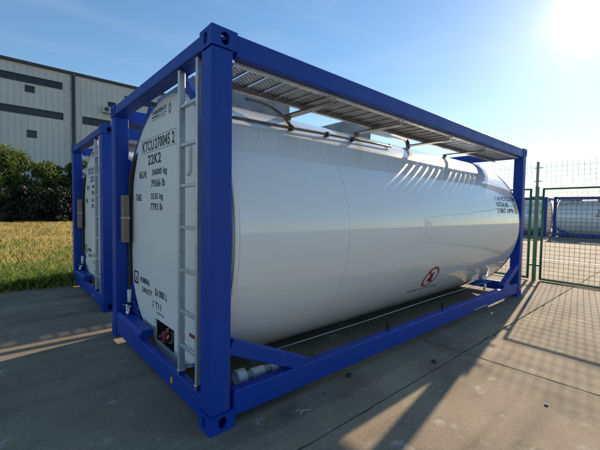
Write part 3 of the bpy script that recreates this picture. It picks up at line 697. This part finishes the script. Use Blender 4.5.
    # side signs
    C = lambda u, v: cyl(u, math.degrees(v/TR), TR+.0018)
    C2 = lambda u, v: cyl(u, math.degrees(v/TR), TR+.0030)
    C3 = lambda u, v: cyl(u, math.degrees(v/TR), TR+.0042)
    for q_ in (('1 A FCTCU 7M', 4.93, .42, .85, .075), ('GCGA-85', 4.90, .32, .50, .075), ('2 BNT APPR', 4.88, .215, .72, .075)): lettering('side_lettering', [q_], C, M['black'], tank)
    bm = bmesh.new()
    for k in range(6): bm.faces.new([bm.verts.new(C(u, v)) for u, v in ((5.66, .205+k*.028), (5.78, .205+k*.028), (5.78, .231+k*.028), (5.66, .231+k*.028))])
    done('hazard_label', bm, M['yellow'], tank)
    sx0, sv0, sr = 3.10, -R(30)*TR, .160
    bm = bmesh.new(); n = 40; c0 = bm.verts.new(C(sx0, sv0)); rg = [bm.verts.new(C(sx0+sr*math.cos(2*math.pi*k/n), sv0+sr*math.sin(2*math.pi*k/n))) for k in range(n)]
    for k in range(n): bm.faces.new((c0, rg[k], rg[(k+1) % n]))
    sg = done('prohibition_sign', bm, M['pink'], tank); bmr = bmesh.new()
    A = [bmr.verts.new(C3(sx0+sr*math.cos(2*math.pi*k/n), sv0+sr*math.sin(2*math.pi*k/n))) for k in range(n)]
    B = [bmr.verts.new(C3(sx0+sr*.82*math.cos(2*math.pi*k/n), sv0+sr*.82*math.sin(2*math.pi*k/n))) for k in range(n)]
    for k in range(n): bmr.faces.new((A[k], A[(k+1) % n], B[(k+1) % n], B[k]))
    q = sr*.60; t = .012
    for k in range(4):
        a, b = -1+k*.5, -.5+k*.5
        bmr.faces.new([bmr.verts.new(C3(sx0+u, sv0+v)) for u, v in ((a*q-t, -a*q-t), (b*q-t, -b*q-t), (b*q+t, -b*q+t), (a*q+t, -a*q+t))])
    flame = [(0, -.075), (.045, -.06), (.055, -.015), (.03, .02), (.035, .05), (.005, .085), (-.005, .045), (-.035, .01), (-.05, -.03), (-.04, -.06)]
    done('red_ring', bmr, M['red'], tank)
    bm = bmesh.new(); bm.faces.new([bm.verts.new(C2(sx0+u, sv0+v)) for u, v in flame]); done('flame', bm, M['black'], tank)
    lettering('side_lettering', [('DANGER NO OPEN FLAME', 2.74, sv0-sr-.062, .74, .042)], C, M['grey_print'], tank)
    return T

main = build_container('tank_container', ('KTCU', '270045', '2'))
tag(main, 'large white tank container in blue frame with perforated top walkway and boarding ladder', 'tank container', 'tank containers')
second = build_container('tank_container', ('KTCU', '270038', '6'))
second.location = (.10, 3.37, 0); [o for o in second.children if o.name.startswith('walkway')][0].location.y = .11; tag(second, 'white tank container in blue frame beside the dry grass', 'tank container', 'tank containers')
c3 = copy_tree(main); c3.location = (26.5, 4.08, 0); c3.rotation_euler = (0, 0, -math.pi/2)
tag(c3, 'distant white tank container seen whole through the green gate mesh', 'tank container', 'tank containers')
CB = lambda u, v: cyl(u, math.degrees(v/TR), TR+.003)
tk3 = [o for o in c3.children if o.name.startswith('tank')][0]
lettering('side_logo', [('FWT', 2.2, .22, 1.5, .34)], CB, M['navy'], tk3)
bm = bmesh.new()
for k in range(8): bm.faces.new([bm.verts.new(CB(u, v)) for u, v in ((2.1+k*.2, .10), (2.3+k*.2, .10), (2.3+k*.2, .17), (2.1+k*.2, .17))])
bmesh.ops.remove_doubles(bm, verts=bm.verts[:], dist=.001); done('logo_stripe', bm, M['red'], tk3)
c4 = copy_tree(main); c4.location = (26.7, 10.55, 0); c4.rotation_euler = (0, 0, -math.pi/2)
tag(c4, 'distant white tank container behind the gate post, its end by a neighbour', 'tank container', 'tank containers')

# ---------------------------------------------------------------- gate and fence
GX, GY = 7.90, 0.24
GA = R(4)                                                     # the fence line runs along local -y
def wires(bm, y0, y1, z0, z1, py, pz, r=.0034, sag=0.0, x=0.0):
    k = y0
    def w_(a, b): tube_bm(bm, [a, b], r, 4, False)
    while k < y1-.001:
        w_((x, k, z0), (x+.0, k+sag*(z1-z0), z1)); k += py
    z = z0
    while z < z1+.001:
        w_((x+2*r, y0, z+sag*.05), (x+2*r, y1, z-sag*.05)); z += pz
def gate_leaf(name, y0, y1, label, cat):
    g = empty(name, (GX, GY, 0), -GA); tag(g, label, cat)
    for y in (y0, y1): tube('stile', [(0, y, .03), (0, y, 2.02)], .024, M['green'], g, 10)
    for z in (.045, 2.005): tube('rail', [(0, y0, z), (0, y1, z)], .021, M['green'], g, 10)
    bm = bmesh.new(); wires(bm, y0+.03, y1-.03, 0.07, 1.98, .085, .088); o = done('wire_mesh', bm, M['wire'], g); o['kind'] = 'stuff'
    bm = bmesh.new(); wires(bm, y0+.0, y1, 2.06, 2.58, .093, .105, .0032, .02); o = done('upper_wire_mesh', bm, M['wire'], g); o['kind'] = 'stuff'
    return g
gate_leaf('wire_gate', -2.9, -.075, 'green framed wire gate standing to the side of the large container', 'gate')
gate_leaf('fence_panel', .165, 3.4, 'green framed wire fence panel running behind the large container', 'fence')
gp = empty('gate_post', (GX, GY, 0), -GA); tag(gp, 'grey steel gate post with short cross arms and green lower half', 'post')
box('lower_post', (-.032, .012, -.05), (.032, .078, 2.06), M['green'], gp, .008)
box('upper_post', (-.024, .030, 2.061), (.024, .078, 2.60), M['post_grey'], gp, .006)
for z in (2.18, 2.47): beam('cross_arm', (0.034, -.03, z), (.034, .13, z), .018, .02, M['post_grey'], gp)
for z in (.34, 1.83):
    beam('hinge', (0, -.055, z), (0, .011, z), .03, .04, M['green'], gp); beam('hinge', (0, .079, z), (0, .145, z), .03, .04, M['green'], gp)
tag(box('gate_sill', (GX-.04, -2.7, .0005), (GX+.06, .16, .014), M['concrete']), 'low worn concrete sill under the wire gate', 'sill').rotation_euler = (0, 0, 0)

# ---------------------------------------------------------------- small things
vf = empty('plastic_valve', (.44, .215, .1225)); vf.rotation_euler = (0, 0, R(-6)); tag(vf, 'white plastic pipe fitting lying inside the blue frame by the brace', 'pipe fitting')
Z = .068
lathe('end_cap', [(0, .052), (.004, .062), (.012, .066), (.075, .066), (.08, .055), (.082, .040)], (-.12, 0, Z), (1, 0, .04), M['pvc'], vf, 24)
lathe('clear_body', [(0, .036), (.05, .036)], (-.037, 0, Z), (1, 0, .04), M['pvc_clear'], vf, 18)
lathe('sleeve', [(0, .040), (.004, .044), (.10, .044), (.105, .040)], (.014, 0, Z+.004), (1, 0, .04), M['pvc'], vf, 20)
lathe('clear_body', [(0, .036), (.06, .036)], (.12, 0, Z+.008), (1, 0, .04), M['pvc_clear'], vf, 18)
lathe('nut', [(0, .040), (.004, .046), (.05, .046), (.06, .035)], (.181, 0, Z+.010), (1, 0, .04), M['pvc'], vf, 8)
def scrap(name, x, y, s, m, label, seed):
    r = random.Random(seed); bm = bmesh.new(); bmesh.ops.create_icosphere(bm, subdivisions=2, radius=s)
    for v in bm.verts:
        v.co = Vector((v.co.x*(1+r.uniform(-.35, .35)), v.co.y*(.7+r.uniform(-.3, .3)), max(-.3*s, v.co.z*(.35+r.uniform(-.2, .2))))) + Vector((0, 0, .30*s))
    o = done(name, bm, m); o.location = (x, y, .0005); tag(o, label, 'litter'); return o
scrap('plastic_scrap', 1.33, -.03, .035, M['scrap'], 'crumpled dark plastic scrap lying beside the blue bottom rail', 1)
scrap('plastic_scrap', 2.19, -.37, .035, M['scrap'], 'dark scrap lying on the slab joint near the sunlit pavement', 2)
scrap('plastic_scrap', .94, -.09, .016, M['scrap_blue'], 'tiny blue scrap on the shaded concrete by the rail', 3)
scrap('paper_scrap', 2.15, -1.30, .02, M['paper'], 'pale scrap lying on the sunlit concrete', 4)
bm = bmesh.new(); tube_bm(bm, [(0, 0, .004), (.05, .02, .012), (.10, .0, .006), (.13, .03, .004)], .003, 5)
o = done('twig', bm, M['paper']); o.location = (.60, -.19, 0); tag(o, 'thin pale twig lying on the shaded concrete', 'twig')
